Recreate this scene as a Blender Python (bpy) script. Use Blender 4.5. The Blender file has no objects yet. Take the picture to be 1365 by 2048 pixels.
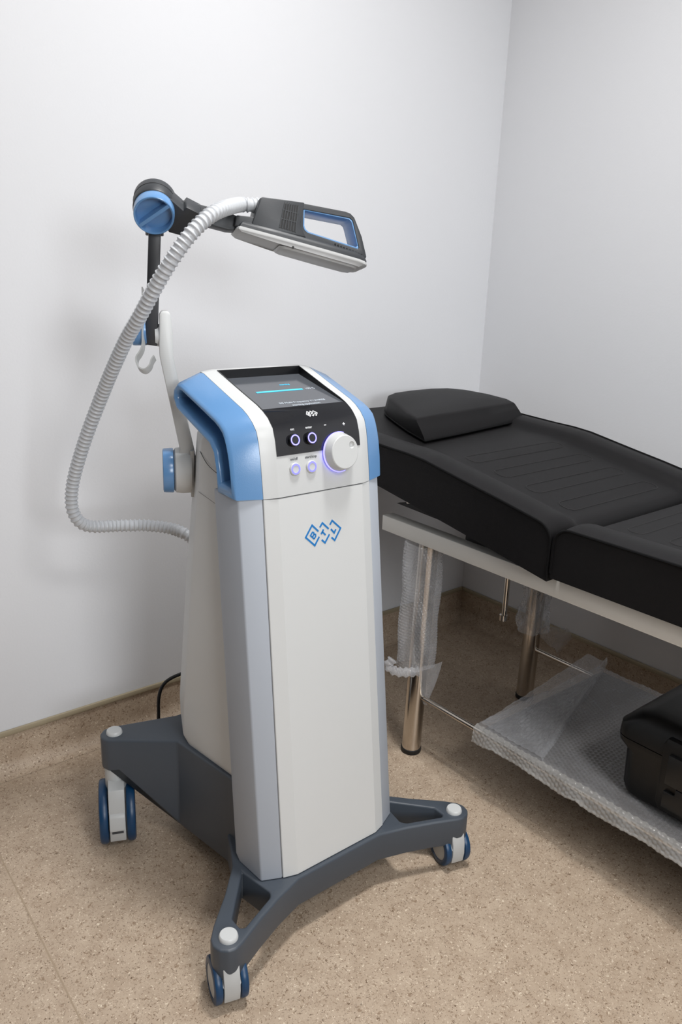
import bpy, bmesh, math, random
from mathutils import Vector, Matrix
V = Vector
random.seed(7)
scn = bpy.context.scene
COL = scn.collection

# ------------------------------------------------------------------ camera
cam_d = bpy.data.cameras.new('camera')
cam = bpy.data.objects.new('camera', cam_d)
COL.objects.link(cam)
cam_d.sensor_fit = 'VERTICAL'
cam_d.sensor_height = 36.0
cam_d.lens = 1609.0 / 2048 * 36.0
cam_d.clip_start = 0.02
CAMX = V((0.77485, -0.63118, 0.03492)).normalized()       # camera right
CAMF = V((0.61174, 0.73478, -0.29304))
CAMF = (CAMF - CAMX * CAMF.dot(CAMX)).normalized()         # camera forward
CAMU = CAMX.cross(CAMF)
cam.matrix_world = Matrix((
    (CAMX.x, CAMU.x, -CAMF.x, 0.0),
    (CAMX.y, CAMU.y, -CAMF.y, 0.0),
    (CAMX.z, CAMU.z, -CAMF.z, 1.15),
    (0, 0, 0, 1)))
scn.camera = cam

# ------------------------------------------------------------------ light, world, exposure
w = bpy.data.worlds.new('room_air')
scn.world = w
w.use_nodes = True
w.node_tree.nodes['Background'].inputs[0].default_value = (0.9, 0.95, 1.0, 1)
w.node_tree.nodes['Background'].inputs[1].default_value = 0.02

def area(name, loc, target, sx, sy, power, col):
    l = bpy.data.lights.new(name, 'AREA')
    l.shape = 'RECTANGLE'; l.size = sx; l.size_y = sy
    l.energy = power; l.color = col
    o = bpy.data.objects.new(name, l); COL.objects.link(o)
    o.location = loc
    o.rotation_euler = (V(target) - V(loc)).to_track_quat('-Z', 'Y').to_euler()
    return o

area('ceiling_downlight', (0.97, 0.80, 2.58), (0.97, 0.80, 0), 0.26, 0.26, 20, (1.0, 0.99, 0.975)).data.spread = math.radians(140)
area('ceiling_panel_lamp', (0.45, -1.15, 2.58), (0.45, -1.15, 0), 0.6, 0.6, 31, (1.0, 0.99, 0.98))
area('front_soft_lamp', (0.10, -2.45, 1.65), (0.75, 1.4, 1.15), 1.2, 0.9, 51, (0.94, 0.97, 1.0))  # soft frontal lamp behind the camera; no window is built there

scn.view_settings.view_transform = 'Standard'
scn.view_settings.look = 'None'
scn.view_settings.exposure = 0.0
scn.view_settings.gamma = 1.0
scn.view_settings.use_curve_mapping = False
scn.render.film_transparent = False
scn.cycles.max_bounces = 10
scn.cycles.transparent_max_bounces = 24
scn.cycles.use_denoising = True

# ------------------------------------------------------------------ materials
def srgb(r, g, b):
    f = lambda c: (c / 12.92 if c <= 0.04045 else ((c + 0.055) / 1.055) ** 2.4)
    return tuple(f(x / 255.0) for x in (r, g, b)) + (1.0,)

def mat(name, col, rough=0.5, metal=0.0, spec=0.5, bump=0.0, bscale=400.0, var=0.0, vscale=6.0, coat=0.0, emis=None, estr=0.0):
    m = bpy.data.materials.new(name); m.use_nodes = True
    nt = m.node_tree; b = nt.nodes['Principled BSDF']
    b.inputs['Base Color'].default_value = col
    b.inputs['Roughness'].default_value = rough
    b.inputs['Metallic'].default_value = metal
    b.inputs['Specular IOR Level'].default_value = spec
    if coat: b.inputs['Coat Weight'].default_value = coat; b.inputs['Coat Roughness'].default_value = 0.05
    if emis: b.inputs['Emission Color'].default_value = emis; b.inputs['Emission Strength'].default_value = estr
    tc = nt.nodes.new('ShaderNodeTexCoord')
    if var:
        n = nt.nodes.new('ShaderNodeTexNoise'); n.inputs['Scale'].default_value = vscale; n.inputs['Detail'].default_value = 3
        nt.links.new(tc.outputs['Object'], n.inputs['Vector'])
        mx = nt.nodes.new('ShaderNodeMixRGB'); mx.blend_type = 'MULTIPLY'; mx.inputs[0].default_value = 1.0
        rp = nt.nodes.new('ShaderNodeValToRGB')
        rp.color_ramp.elements[0].position = 0.3; rp.color_ramp.elements[1].position = 0.7
        rp.color_ramp.elements[0].color = (1 - var,) * 3 + (1,); rp.color_ramp.elements[1].color = (1, 1, 1, 1)
        nt.links.new(n.outputs['Fac'], rp.inputs[0])
        mx.inputs[1].default_value = col
        nt.links.new(rp.outputs[0], mx.inputs[2])
        nt.links.new(mx.outputs[0], b.inputs['Base Color'])
    if bump:
        n2 = nt.nodes.new('ShaderNodeTexNoise'); n2.inputs['Scale'].default_value = bscale; n2.inputs['Detail'].default_value = 2
        nt.links.new(tc.outputs['Object'], n2.inputs['Vector'])
        bp = nt.nodes.new('ShaderNodeBump'); bp.inputs['Strength'].default_value = bump; bp.inputs['Distance'].default_value = 0.001
        nt.links.new(n2.outputs['Fac'], bp.inputs['Height'])
        nt.links.new(bp.outputs['Normal'], b.inputs['Normal'])
    return m

M = {}
M['wall'] = mat('white_painted_wall', srgb(215, 216, 219), 0.75, bump=0.15, bscale=180, var=0.015, vscale=2)
M['greywall'] = mat('grey_low_bounce_wall', srgb(84, 84, 86), 0.8, bump=0.15, bscale=180, var=0.015, vscale=2)  # unseen walls made dark to keep bounce light low
M['ceiling'] = mat('white_ceiling', srgb(236, 236, 236), 0.9, var=0.02)
M['cream'] = mat('warm_white_plastic', srgb(204, 206, 206), 0.42, bump=0.05, bscale=900, var=0.01)
M['white'] = mat('white_plastic', srgb(197, 199, 199), 0.35, bump=0.04, bscale=900, var=0.01)
M['silver'] = mat('silver_lacquer', srgb(169, 175, 184), 0.5, spec=0.25, metal=0.0, bump=0.05, bscale=1200, var=0.02)
M['blue'] = mat('sky_blue_plastic', srgb(97, 142, 190), 0.22, spec=0.6, bump=0.06, bscale=700, var=0.02)
M['slate'] = mat('slate_grey_plastic', srgb(65, 72, 81), 0.42, bump=0.08, bscale=800, var=0.04)
M['dark'] = mat('charcoal_plastic', srgb(46, 49, 53), 0.45, bump=0.08, bscale=800, var=0.04)
M['post'] = mat('black_aluminium', srgb(48, 50, 54), 0.42, var=0.05)
M['gloss'] = mat('black_gloss_panel', srgb(24, 25, 29), 0.07, coat=0.3, var=0.02)
M['bezel'] = mat('black_bezel', srgb(18, 19, 22), 0.3, var=0.02)
M['greyplastic'] = mat('light_grey_plastic', srgb(182, 184, 184), 0.42, bump=0.04, bscale=900, var=0.02)
M['wheelblue'] = mat('navy_blue_tyre', srgb(6, 54, 90), 0.36, bump=0.05, bscale=500, var=0.04)
M['headgrey'] = mat('shaded_grey_plastic', srgb(176, 177, 177), 0.42, bump=0.04, bscale=900, var=0.02)  # darker copy of the light grey plastic; shade of downward faces in the colour
M['hose'] = mat('grey_corrugated_plastic', srgb(192, 195, 199), 0.36, var=0.02)
M['seam'] = mat('dark_gap', srgb(60, 62, 66), 0.7, var=0.02)
M['black'] = mat('matte_black', srgb(14, 14, 15), 0.6, var=0.05)
M['cord'] = mat('black_rubber', srgb(20, 20, 22), 0.45, var=0.05)
M['logo'] = mat('blue_print', srgb(30, 118, 186), 0.4, var=0.02)
M['print_white'] = mat('white_print', srgb(236, 238, 240), 0.5, var=0.01)
M['print_grey'] = mat('grey_print', srgb(70, 72, 78), 0.5, var=0.01)
M['ring'] = mat('violet_blue_light', srgb(120, 120, 255), 0.4, emis=(0.22, 0.20, 1.0, 1), estr=2.6, var=0.01)
M['ringpale'] = mat('pale_violet_light', srgb(110, 110, 210), 0.4, emis=(0.30, 0.29, 1.0, 1), estr=0.75, var=0.01)
M['screen'] = mat('lcd_screen', srgb(40, 43, 48), 0.13, emis=(0.085, 0.09, 0.10, 1), estr=1.0, var=0.02)  # backlight glow lifted to include the grey of room reflections
M['screencyan'] = mat('screen_cyan', srgb(60, 180, 215), 0.4, emis=(0.04, 0.32, 0.50, 1), estr=1.0, var=0.01)
M['screentext'] = mat('screen_text', srgb(170, 176, 182), 0.4, emis=(0.25, 0.28, 0.32, 1), estr=0.8, var=0.01)
M['leather'] = mat('black_leatherette', srgb(21, 20, 21), 0.5, spec=0.15, bump=0.25, bscale=650, var=0.08, vscale=9)
M['stitch'] = mat('black_thread', srgb(24, 23, 24), 0.75, var=0.05)
M['piping'] = mat('black_piping', srgb(14, 14, 15), 0.65, spec=0.1, var=0.05)
M['chrome'] = mat('polished_steel', srgb(200, 192, 182), 0.16, metal=1.0, var=0.03)
M['rail'] = mat('white_lacquered_steel', srgb(226, 224, 218), 0.4, var=0.03)
M['shelf'] = mat('grey_brown_board', srgb(86, 78, 71), 0.5, var=0.05)
M['case'] = mat('black_hard_plastic', srgb(10, 10, 11), 0.4, spec=0.35, bump=0.15, bscale=500, var=0.06)
M['caselatch'] = mat('black_latch_plastic', srgb(19, 19, 20), 0.35, spec=0.4, bump=0.1, bscale=500, var=0.06)
M['screw'] = mat('steel_screw', srgb(120, 120, 120), 0.3, metal=1.0, var=0.03)
M['clear'] = mat('smoky_clear_plastic', srgb(190, 192, 192), 0.2, var=0.02)
M['clear'].node_tree.nodes['Principled BSDF'].inputs['Alpha'].default_value = 0.75
M['trim'] = mat('beige_cap_strip', srgb(160, 148, 124), 0.45, var=0.06, vscale=14)

def floor_material():
    m = bpy.data.materials.new('speckled_beige_vinyl'); m.use_nodes = True
    nt = m.node_tree; b = nt.nodes['Principled BSDF']
    L = nt.links.new
    b.inputs['Roughness'].default_value = 0.5
    b.inputs['Specular IOR Level'].default_value = 0.35
    tc = nt.nodes.new('ShaderNodeTexCoord')
    base = nt.nodes.new('ShaderNodeTexNoise'); base.inputs['Scale'].default_value = 26; base.inputs['Detail'].default_value = 6
    L(tc.outputs['Object'], base.inputs['Vector'])
    r0 = nt.nodes.new('ShaderNodeValToRGB')
    r0.color_ramp.elements[0].position = 0.32; r0.color_ramp.elements[0].color = srgb(169, 150, 130)
    r0.color_ramp.elements[1].position = 0.68; r0.color_ramp.elements[1].color = srgb(183, 165, 145)
    L(base.outputs['Fac'], r0.inputs[0])
    last = r0.outputs[0]
    # three kinds of chips: dark brown, mid brown, pale
    for scale, thr, col, off, dist in ((185, 0.655, srgb(112, 91, 72), 0.0, 1.7), (120, 0.665, srgb(142, 121, 100), 7.3, 1.2),
                                       (230, 0.665, srgb(214, 199, 178), 13.1, 1.0), (300, 0.675, srgb(96, 80, 66), 21.0, 1.8)):
        mp = nt.nodes.new('ShaderNodeMapping'); mp.inputs['Location'].default_value = (off, off * 0.7, 0)
        L(tc.outputs['Object'], mp.inputs['Vector'])
        n = nt.nodes.new('ShaderNodeTexNoise'); n.inputs['Scale'].default_value = scale; n.inputs['Detail'].default_value = 1.5
        n.inputs['Distortion'].default_value = dist
        L(mp.outputs[0], n.inputs['Vector'])
        rr = nt.nodes.new('ShaderNodeValToRGB')
        rr.color_ramp.elements[0].position = thr - 0.03; rr.color_ramp.elements[0].color = (0, 0, 0, 1)
        rr.color_ramp.elements[1].position = thr + 0.03; rr.color_ramp.elements[1].color = (1, 1, 1, 1)
        L(n.outputs['Fac'], rr.inputs[0])
        mx = nt.nodes.new('ShaderNodeMixRGB')
        L(rr.outputs[0], mx.inputs[0]); L(last, mx.inputs[1]); mx.inputs[2].default_value = col
        last = mx.outputs[0]
    L(last, b.inputs['Base Color'])
    nb = nt.nodes.new('ShaderNodeTexNoise'); nb.inputs['Scale'].default_value = 220
    L(tc.outputs['Object'], nb.inputs['Vector'])
    bp = nt.nodes.new('ShaderNodeBump'); bp.inputs['Strength'].default_value = 0.12; bp.inputs['Distance'].default_value = 0.001
    L(nb.outputs['Fac'], bp.inputs['Height']); L(bp.outputs['Normal'], b.inputs['Normal'])
    return m
M['floor'] = floor_material()
M['weld'] = mat('floor_weld_seam', srgb(166, 147, 125), 0.5, var=0.08, vscale=60)

def wrap_material(name, base, a_face, a_edge):
    m = bpy.data.materials.new(name); m.use_nodes = True
    nt = m.node_tree; b = nt.nodes['Principled BSDF']; L = nt.links.new
    b.inputs['Base Color'].default_value = base
    b.inputs['Roughness'].default_value = 0.2
    b.inputs['Specular IOR Level'].default_value = 0.9
    b.inputs['Coat Weight'].default_value = 0.6; b.inputs['Coat Roughness'].default_value = 0.06
    lw = nt.nodes.new('ShaderNodeLayerWeight'); lw.inputs['Blend'].default_value = 0.35
    tc = nt.nodes.new('ShaderNodeTexCoord')
    n = nt.nodes.new('ShaderNodeTexNoise'); n.inputs['Scale'].default_value = 34; n.inputs['Detail'].default_value = 3
    L(tc.outputs['Object'], n.inputs['Vector'])
    rr = nt.nodes.new('ShaderNodeMapRange')
    rr.inputs['To Min'].default_value = a_face; rr.inputs['To Max'].default_value = a_edge
    L(lw.outputs['Facing'], rr.inputs['Value'])
    mu = nt.nodes.new('ShaderNodeMath'); mu.operation = 'MULTIPLY_ADD'; mu.inputs[1].default_value = 0.22; 
    L(n.outputs['Fac'], mu.inputs[0]); L(rr.outputs[0], mu.inputs[2])
    sb = nt.nodes.new('ShaderNodeMath'); sb.operation = 'SUBTRACT'; sb.inputs[1].default_value = 0.11; sb.use_clamp = True
    L(mu.outputs[0], sb.inputs[0]); L(sb.outputs[0], b.inputs['Alpha'])
    return m
M['wrap'] = wrap_material('bubble_wrap_film', srgb(212, 213, 216), 0.16, 0.70)
M['wrapedge'] = wrap_material('highlighted_bubble_wrap_film', srgb(216, 215, 212), 0.36, 0.85)  # whiter, denser film paints the bright highlights along the hanging edge
M['wrapdouble'] = wrap_material('rolled_bubble_wrap_film', srgb(206, 207, 210), 0.26, 0.72)

# ------------------------------------------------------------------ helpers
def root_loc(p):
    while p is not None and p.parent is not None: p = p.parent
    return V(p.location) if p is not None else V((0, 0, 0))

def obj(name, bm, material, parent=None, bevel=0.0, seg=2, angle=32, loc=None, smooth=True, bev_ang=28):
    bmesh.ops.remove_doubles(bm, verts=bm.verts, dist=1e-6)
    bmesh.ops.recalc_face_normals(bm, faces=bm.faces)
    if bevel:
        es = [e for e in bm.edges if len(e.link_faces) == 2 and e.calc_face_angle(0) > math.radians(bev_ang)]
        bmesh.ops.bevel(bm, geom=es, offset=bevel, offset_type='OFFSET', segments=seg, profile=0.5, affect='EDGES', clamp_overlap=True)
        bmesh.ops.recalc_face_normals(bm, faces=bm.faces)
    org = root_loc(parent) if parent is not None else V(loc or (0, 0, 0))
    for v in bm.verts: v.co -= org
    for f in bm.faces: f.smooth = smooth
    for e in bm.edges:
        if len(e.link_faces) == 2 and e.calc_face_angle(0) > math.radians(angle): e.smooth = False
    me = bpy.data.meshes.new(name)
    bm.to_mesh(me); bm.free()
    mats = material if isinstance(material, (list, tuple)) else [material]
    for mm in mats: me.materials.append(mm)
    o = bpy.data.objects.new(name, me); COL.objects.link(o)
    if parent is not None: o.parent = parent
    else: o.location = org
    return o

def thing(name, loc, label, cat, group=None):
    o = bpy.data.objects.new(name, None); COL.objects.link(o)
    o.location = loc; o.empty_display_size = 0.1
    o['label'] = label; o['category'] = cat
    if group: o['group'] = group
    return o

def struct(name, bm, material, **k):
    o = obj(name, bm, material, **k); o['kind'] = 'structure'; return o

def B(): return bmesh.new()

def add_box(bm, lo, hi, fn=None):
    fn = fn or (lambda p: V(p))
    vs = [bm.verts.new(fn((x, y, z))) for x in (lo[0], hi[0]) for y in (lo[1], hi[1]) for z in (lo[2], hi[2])]
    for q in ((0, 1, 3, 2), (4, 6, 7, 5), (0, 4, 5, 1), (2, 3, 7, 6), (0, 2, 6, 4), (1, 5, 7, 3)):
        bm.faces.new([vs[i] for i in q])

def add_prism(bm, outline, fn, s0, s1, holes=()):
    """outline in 2-D (p, q); fn(p, q, s) gives the world point; s0 / s1 numbers or functions of (p, q)."""
    g = lambda s, p: s(p[0], p[1]) if callable(s) else s
    loops = [list(outline)] + [list(h) for h in holes]
    ends = []
    for s in (s0, s1):
        vv = [[bm.verts.new(fn(p[0], p[1], g(s, p))) for p in lp] for lp in loops]
        ends.append(vv)
        if len(loops) == 1:
            bm.faces.new(vv[0])
        else:
            es = []
            for lv in vv:
                for i in range(len(lv)): es.append(bm.edges.new((lv[i], lv[(i + 1) % len(lv)])))
            bmesh.ops.triangle_fill(bm, use_beauty=True, use_dissolve=False, edges=es)
    for a, b in zip(ends[0], ends[1]):
        n = len(a)
        for i in range(n):
            bm.faces.new((a[i], a[(i + 1) % n], b[(i + 1) % n], b[i]))

def add_loft(bm, secs, caps=True, closed=True):
    rows = [[bm.verts.new(V(p)) for p in s] for s in secs]
    n = len(rows[0])
    for a, b in zip(rows, rows[1:]):
        for i in range(n if closed else n - 1):
            bm.faces.new((a[i], a[(i + 1) % n], b[(i + 1) % n], b[i]))
    if caps and closed:
        bm.faces.new(rows[0]); bm.faces.new(rows[-1])
    return rows

def frame(axis, hint=(0, 0, 1)):
    a = V(axis).normalized(); h = V(hint)
    if abs(a.dot(h.normalized())) > 0.95: h = V((1, 0, 0))
    x = h.cross(a).normalized(); y = a.cross(x)
    return x, y, a

def add_lathe(bm, prof, O, axis, n=32, hint=(0, 0, 1), a0=0.0, a1=2 * math.pi):
    x, y, a = frame(axis, hint); O = V(O)
    rows = []
    for r, h in prof:
        if r < 1e-6: rows.append([bm.verts.new(O + a * h)])
        else: rows.append([bm.verts.new(O + a * h + (x * math.cos(t) + y * math.sin(t)) * r) for t in [2 * math.pi * i / n for i in range(n)]])
    for p, q in zip(rows, rows[1:]):
        if len(p) == 1 and len(q) == 1: continue
        for i in range(n):
            j = (i + 1) % n
            if len(p) == 1: bm.faces.new((p[0], q[i], q[j]))
            elif len(q) == 1: bm.faces.new((p[i], p[j], q[0]))
            else: bm.faces.new((p[i], p[j], q[j], q[i]))

def add_cyl(bm, O, axis, r, h0, h1, n=32, ch=0.0):
    if ch: pr = [(0, h0), (r - ch, h0), (r, h0 + ch), (r, h1 - ch), (r - ch, h1), (0, h1)]
    else: pr = [(0, h0), (r, h0), (r, h1), (0, h1)]
    add_lathe(bm, pr, O, axis, n)

def catmull(pts, per=10, closed=False):
    P = [V(p) for p in pts]; n = len(P); out = []
    rng = range(n if closed else n - 1)
    for i in rng:
        p1 = P[i]; p2 = P[(i + 1) % n]
        p0 = P[(i - 1) % n] if (closed or i > 0) else p1 * 2 - p2
        p3 = P[(i + 2) % n] if (closed or i + 2 < n) else p2 * 2 - p1
        for k in range(per):
            t = k / per
            out.append(0.5 * ((2 * p1) + (p2 - p0) * t + (2 * p0 - 5 * p1 + 4 * p2 - p3) * t * t + (3 * p1 - p0 - 3 * p2 + p3) * t ** 3))
    if not closed: out.append(P[-1].copy())
    return out

def resample(pts, step):
    P = [V(p) for p in pts]; out = [P[0].copy()]; acc = 0.0
    for a, b in zip(P, P[1:]):
        d = (b - a).length
        while acc + d >= step and d > 1e-9:
            t = (step - acc) / d
            a = a.lerp(b, t); out.append(a.copy()); d = (b - a).length; acc = 0.0
        acc += d
    return out

def add_tube(bm, pts, r, n=12, caps=True, closed=False):
    P = [V(p) for p in pts]; m = len(P)
    rad = r if callable(r) else (lambda i: r)
    T = []
    for i in range(m):
        a = P[(i - 1) % m] if (closed or i > 0) else P[i]
        b = P[(i + 1) % m] if (closed or i < m - 1) else P[i]
        T.append((b - a).normalized())
    x, y, _ = frame(T[0]); rows = []
    for i in range(m):
        x = (x - T[i] * x.dot(T[i])).normalized(); y = T[i].cross(x)
        rows.append([bm.verts.new(P[i] + (x * math.cos(t) + y * math.sin(t)) * rad(i)) for t in [2 * math.pi * k / n for k in range(n)]])
    prs = list(zip(rows, rows[1:])) + ([(rows[-1], rows[0])] if closed else [])
    for a, b in prs:
        for k in range(n):
            bm.faces.new((a[k], a[(k + 1) % n], b[(k + 1) % n], b[k]))
    if caps and not closed:
        bm.faces.new(rows[0]); bm.faces.new(rows[-1])

def add_stroke(bm, pts, width, fn, s0, s1):
    """a flat mitred stroke through 2-D points, given a little thickness."""
    P = [V((p[0], p[1], 0)) for p in pts]; m = len(P); Lf, Rt = [], []
    for i in range(m):
        d0 = (P[i] - P[i - 1]).normalized() if i > 0 else None
        d1 = (P[i + 1] - P[i]).normalized() if i < m - 1 else None
        d0 = d0 or d1; d1 = d1 or d0
        n0 = V((-d0.y, d0.x, 0)); n1 = V((-d1.y, d1.x, 0))
        nn = (n0 + n1).normalized(); k = width / 2 / max(0.35, nn.dot(n0))
        Lf.append(P[i] + nn * k); Rt.append(P[i] - nn * k)
    for i in range(m - 1):
        q = [Lf[i], Lf[i + 1], Rt[i + 1], Rt[i]]
        add_prism(bm, [(p.x, p.y) for p in q], fn, s0, s1)

def text_bm(body, size, fn, s0=0.0002, thick=0.0004, align='CENTER'):
    c = bpy.data.curves.new('lettering', 'FONT'); c.body = body; c.size = size
    c.align_x = align; c.align_y = 'CENTER'; c.extrude = thick / 2; c.resolution_u = 3
    o = bpy.data.objects.new('lettering', c); COL.objects.link(o)
    dg = bpy.context.evaluated_depsgraph_get(); dg.update()
    me = bpy.data.meshes.new_from_object(o.evaluated_get(dg))
    bm = B(); bm.from_mesh(me)
    for v in bm.verts: v.co = fn(v.co.x, v.co.y, s0 + thick / 2 + v.co.z)
    bpy.data.meshes.remove(me); bpy.data.objects.remove(o); bpy.data.curves.remove(c)
    return bm

def lerp(a, b, t): return a + (b - a) * t
def interp(tab, x):
    if x <= tab[0][0]: return tab[0][1]
    for (a, va), (b, vb) in zip(tab, tab[1:]):
        if x <= b: return lerp(va, vb, (x - a) / (b - a))
    return tab[-1][1]

# ------------------------------------------------------------------ room
YB, XR, XL, YF, ZC = 1.712, 1.982, -3.0, -2.60, 2.62
b = B(); add_box(b, (XL - 0.1, YF - 0.1, -0.12), (XR + 0.1, YB + 0.1, 0.0)); struct('floor', b, M['floor'])
b = B(); add_box(b, (XL - 0.1, YF - 0.1, ZC), (XR + 0.1, YB + 0.1, ZC + 0.1)); struct('ceiling', b, M['ceiling'])
b = B(); add_box(b, (XL - 0.1, YB, 0), (XR + 0.1, YB + 0.1, ZC)); struct('wall_back', b, M['wall'])
b = B(); add_box(b, (XR, YF, 0), (XR + 0.1, YB, ZC)); struct('wall_right', b, M['wall'])
b = B(); add_box(b, (XL - 0.1, YF, 0), (XL, YB, ZC)); struct('wall_left', b, M['greywall'])
b = B(); add_box(b, (XL - 0.1, YF - 0.1, 0), (XR + 0.1, YF, ZC)); struct('wall_front', b, M['greywall'])

def cove(name, along, p0, p1):
    # vinyl rolled up the wall: quarter round at the foot, then flat to 0.095
    rad = 0.035; pr = [(0.003, 0.094), (0.003, rad)]
    for k in range(1, 8):
        t = math.pi / 2 * k / 7; pr.append((0.003 + rad - rad * math.cos(t), rad - rad * math.sin(t) + 0.0006))
    pr += [(0.0, 0.0006), (0.0, 0.094)]
    secs = []
    for s in (p0, p1):
        secs.append([(s, YB - d, z) if along == 'x' else (XR - d, s, z) for d, z in pr])
    bm = B(); add_loft(bm, secs); struct(name, bm, M['floor'])
cove('baseboard_back', 'x', XL, XR)
cove('baseboard_right', 'y', YF, YB - 0.003)
b = B(); add_box(b, (XL, YB - 0.008, 0.0945), (XR, YB, 0.108)); struct('trim_1', b, M['trim'], bevel=0.003)
b = B(); add_box(b, (XR - 0.008, YF, 0.0945), (XR, YB - 0.008, 0.108)); struct('trim_2', b, M['trim'], bevel=0.003)
# welded joint between two lengths of vinyl
b = B(); add_tube(b, [(0.352, 1.66, -0.0012), (0.341, 1.30, -0.0012), (0.329, 0.98, -0.0012), (0.315, 0.5, -0.0012), (0.26, YF, -0.0012)], 0.0019, 8)
struct('trim_3', b, M['weld'])

# ------------------------------------------------------------------ therapy device
XC = 0.80
dev = thing('therapy_device', (XC, 1.10, 0),
            'tall white and blue wheeled therapy machine with screen, dial and corrugated hose', 'therapy machine')
D = lambda u, y, z: V((XC + u, y, z))

# --- base chassis
half = [(0.095, 0.925), (0.150, 0.908), (0.203, 0.887), (0.250, 0.8655), (0.262, 0.862), (0.276, 0.865), (0.287, 0.875),
        (0.2905, 0.890), (0.286, 0.904), (0.268, 0.925), (0.218, 0.972), (0.172, 1.022), (0.150, 1.065), (0.135, 1.10)]
outline = half + [(-u, y) for u, y in reversed(half)]
hole = [(0.166, 1.000), (0.1535, 0.930), (0.160, 0.920), (0.229, 0.891), (0.236, 0.895), (0.236, 0.919)]
holes = [hole, [(-u, y) for u, y in reversed(hole)]]
b = B()
add_prism(b, outline, lambda u, y, z: D(u, y, z), 0.058, 0.118, holes)
rear = [(0.128, 1.03), (0.132, 1.10), (0.152, 1.257), (0.246, 1.328), (0.262, 1.340), (0.267, 1.354), (0.263, 1.370), (0.250, 1.382), (0.232, 1.382), (0.109, 1.345)]
outline2 = rear + [(-u, y) for u, y in reversed(rear)]
zb = lambda u, y: 0.05 if abs(u) < 0.17 else lerp(0.06, 0.172, min(1, (abs(u) - 0.155) / 0.075))
add_prism(b, outline2, lambda u, y, z: D(u, y, z), zb, 0.242)
obj('base', b, M['slate'], dev, bevel=0.0065, seg=3, angle=40)

# --- foot caps
for (u, y, z) in ((-0.2615, 0.889, 0.1175), (0.2615, 0.889, 0.1175), (-0.2385, 1.357, 0.2415), (0.2385, 1.357, 0.2415)):
    b = B(); add_lathe(b, [(0, 0), (0.0158, 0), (0.0158, 0.0025), (0.0145, 0.0068), (0.0135, 0.0078), (0, 0.0080)], D(u, y, z), (0, 0, 1), 32)
    obj('foot_cap', b, M['white'], dev)

# --- casters: fork, two tyres, two hub discs
def caster(u, y, ang, r, wid, gap, ztop, pedal):
    ax = V((math.cos(ang), math.sin(ang), 0)); fw = V((ax.y, -ax.x, 0))      # fw points to the camera side
    O = D(u, y, 0)
    F = lambda a, f, z: O + ax * a + fw * f + V((0, 0, z))
    g = gap * 0.92
    b = B()
    # fork cover curving over the wheels' front and top
    prof = [(r * 0.86, r * 0.45), (r * 0.95, r * 1.0), (r * 0.90, r * 1.60), (r * 0.72, r * 2.20), (-r * 0.2, r * 2.36), (-r * 0.75, r * 1.6),
            (-r * 0.6, r * 0.8), (0, r * 0.5)]
    add_prism(b, prof, lambda f, z, a: F(a, f, z), -g, g)
    if pedal:
        add_cyl(b, F(0, 0, 0), (0, 0, 1), 0.021, r * 1.9, ztop)
    else:
        # neck flaring out to the foot above
        add_loft(b, [[F(sx * g, f, z0) for sx, f in ((-1, r * 0.93), (1, r * 0.93), (1, -r * 0.4), (-1, -r * 0.4))] if k == 0 else
                     [F(sx * g * 1.75, f, z0) for sx, f in ((-1, r * 0.55), (1, r * 0.55), (1, -r * 0.5), (-1, -r * 0.5))]
                     for k, z0 in enumerate((r * 1.25, ztop))])
    c = obj('caster', b, M['greyplastic'], dev, bevel=0.0015, seg=2)
    for s in (-1, 1):
        b = B(); c0 = s * (gap + wid / 2)
        h = wid / 2
        add_lathe(b, [(r * 0.70, -h), (r * 0.90, -h), (r * 0.97, -h * 0.8), (r, -h * 0.35), (r, h * 0.35), (r * 0.97, h * 0.8), (r * 0.90, h), (r * 0.70, h), (r * 0.68, 0), (r * 0.70, -h)],
                  F(c0, 0, r), ax, 48)
        obj('wheel', b, M['wheelblue'], c)
        b = B(); add_lathe(b, [(0, -h * 0.85), (r * 0.6, -h * 0.95), (r * 0.71, -h * 0.8), (r * 0.71, h * 0.8), (r * 0.6, h * 0.95), (0, h * 0.85)], F(c0, 0, r), ax, 40)
        obj('wheel_hub', b, M['greyplastic'], c)
    if pedal:
        b = B()
        pr = [(r * 0.99, r * 1.05), (r * 1.10, r * 0.98), (r * 1.10, r * 1.06), (r * 1.0, r * 1.42), (r * 0.90, r * 1.52), (r * 0.86, r * 1.4)]
        add_prism(b, pr, lambda f, z, a: F(a, f, z), -g * 0.98, g * 0.98)
        obj('brake_pedal', b, M['greyplastic'], c, bevel=0.002)
        b = B(); add_box(b, (-g * 0.7, r * 0.88, r * 0.80), (g * 0.7, r * 0.955, r * 1.02), lambda p: F(*p))
        obj('pedal_slot', b, M['seam'], c)
caster(-0.262, 0.893, math.radians(-17), 0.0375, 0.0135, 0.0145, 0.062, False)
caster(0.262, 0.893, math.radians(-16), 0.0375, 0.0135, 0.0145, 0.062, False)
caster(-0.2405, 1.356, math.radians(-24), 0.0640, 0.0185, 0.0170, 0.180, True)
caster(0.2405, 1.356, math.radians(20), 0.0640, 0.0185, 0.0170, 0.180, True)

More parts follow.
